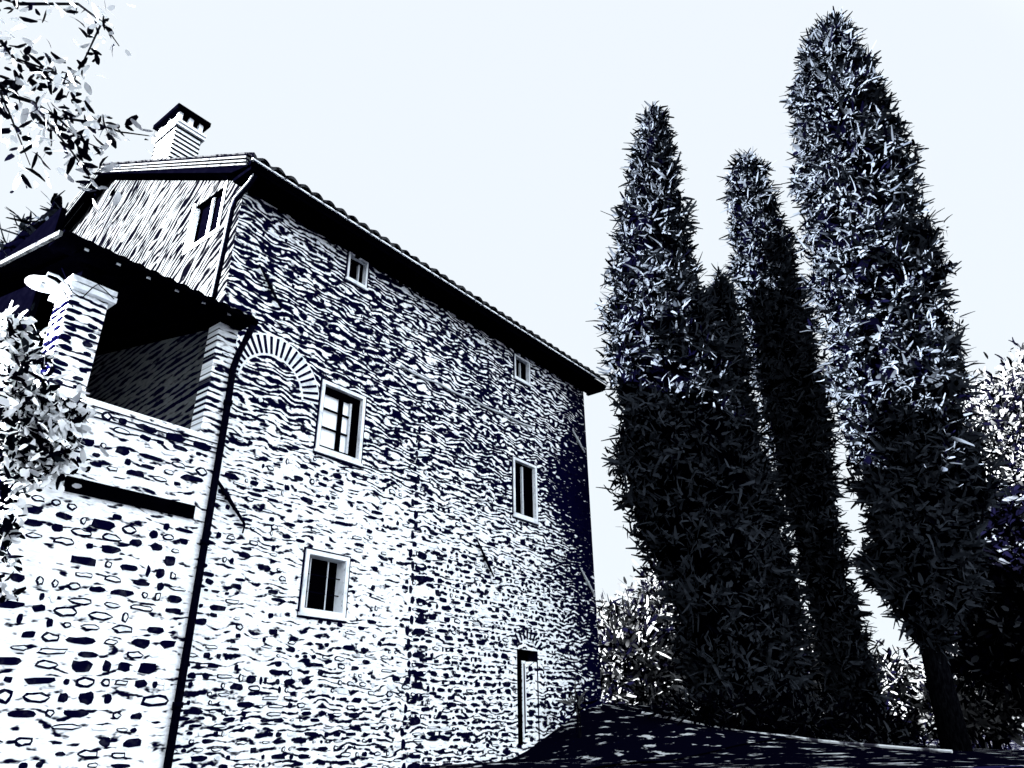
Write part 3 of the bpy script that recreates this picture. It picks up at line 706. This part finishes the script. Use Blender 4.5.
# climber on the wing
rng = np.random.default_rng(31); t = thing('climbing_plant', (2.9, 9.35, ground_z(2.9, 9.35)), 'big leaved climber covering the left end of the loggia wall and pillar foot', 'climber')
P = []; Dd = []
for (px, py, sx, sy, n_) in ((15, 345, 22, 22, 260), (20, 400, 26, 26, 420), (42, 420, 20, 26, 330), (25, 460, 30, 25, 420), (58, 450, 20, 20, 170), (8, 520, 10, 36, 110), (4, 590, 8, 12, 30), (10, 325, 12, 10, 60), (76, 410, 10, 14, 60)):
    for k in range(n_):
        p = on_y(px + rng.normal() * sx * .6, py + rng.normal() * sy * .6, 9.32 + rng.normal() * .08); P.append(p); Dd.append((rng.normal() * .8, -.35 + rng.normal() * .4, -.1 + rng.normal() * .8))
leaves('foliage', np.array(P), np.array(Dd), .14, .065, m_vine, rng, t, .5, origin=tuple(t.location))
mb = MB(); mb.tube([(2.9, 9.4, -1.3), (2.7, 9.45, 1.2), (2.75, 9.45, 3.0), (3.0, 9.45, 4.2)], [.05, .04, .03, .015], m_bark, 7); mb.tube([(2.75, 9.45, 3.0), (3.1, 9.47, 3.5), (3.4, 9.47, 4.0)], [.03, .02, .01], m_bark, 6); mb.build('stem', t, origin=tuple(t.location))

# broadleaf tree whose boughs hang into the top left; its trunk stands left of the frame
rng = np.random.default_rng(41); D0 = 4.4
t = thing('overhanging_tree', (-2.2, 5.6, ground_z(-2.2, 5.6)), 'near tree whose thin leafy boughs hang in at the top left corner', 'tree')
mb = MB(); root = Vector((-2.2, 5.6, ground_z(-2.2, 5.6) - .2)); fork = Vector((-2.0, 5.7, 3.2))
mb.tube([root, root.lerp(fork, .5) + Vector((.1, 0, 0)), fork], [.22, .17, .13], m_bark, 12)
P = []; Dd = []
boughs = [(((-140, 60), (-40, 70), (0, 92), (32, 102), (58, 118), (92, 122), (120, 132), (150, 136)), .95), (((32, 102), (52, 128), (72, 152), (90, 178), (100, 190)), .9),
          (((-140, 10), (-40, 10), (0, 40), (14, 58), (48, 70), (74, 84)), 1.0), (((-140, -30), (-30, -12), (20, 4), (78, 4), (102, 22), (119, 46)), 1.05), (((102, 22), (88, 52), (72, 84), (66, 98)), 1.05),
          (((0, 92), (8, 110), (20, 140), (30, 165)), .88), (((58, 118), (80, 140), (104, 150)), .92), ]
for bi, (pts, s_) in enumerate(boughs):
    Q = [at_d(p[0], p[1], D0 * s_ + .12 * math.sin(i * 1.7 + bi)) for i, p in enumerate(pts)]
    if pts[0][0] < -100: Q = [fork, fork.lerp(Q[0], .5) + Vector((0, 0, .4))] + Q; rad = [.07, .05] + list(np.linspace(.024, .004, len(Q) - 2))
    else: rad = list(np.linspace(.009, .003, len(Q)))
    mb.tube(Q, rad, m_bark, 6)
    start = 3 if pts[0][0] < -100 else 0
    for i in range(start, len(Q) - 1):
        for k in range(15):
            p = Q[i].lerp(Q[i + 1], rng.uniform()); P.append(tuple(p + Vector(rng.normal(size=3)) * .055)); Dd.append((rng.normal(), rng.normal(), rng.normal() - .3))
for (px, py, sx, sy, n_) in ((20, 60, 16, 14, 26), (50, 75, 18, 10, 26), (25, 82, 20, 8, 26), (20, 20, 16, 10, 12), (15, 110, 12, 14, 14), (50, 160, 16, 10, 8), (75, 120, 20, 8, 18), (110, 15, 10, 10, 6), (15, 185, 5, 5, 3), (5, 130, 8, 12, 10)):
    for k in range(int(n_ * .7)):
        P.append(tuple(at_d(px + rng.normal() * sx, py + rng.normal() * sy, D0 * rng.uniform(.88, 1.1)))); Dd.append((rng.normal(), rng.normal(), rng.normal() - .3))
mb.build('trunk', t, smooth=True, origin=tuple(t.location))
leaves('crown', np.array(P), np.array(Dd), .095, .042, m_broad, rng, t, .5, origin=tuple(t.location))
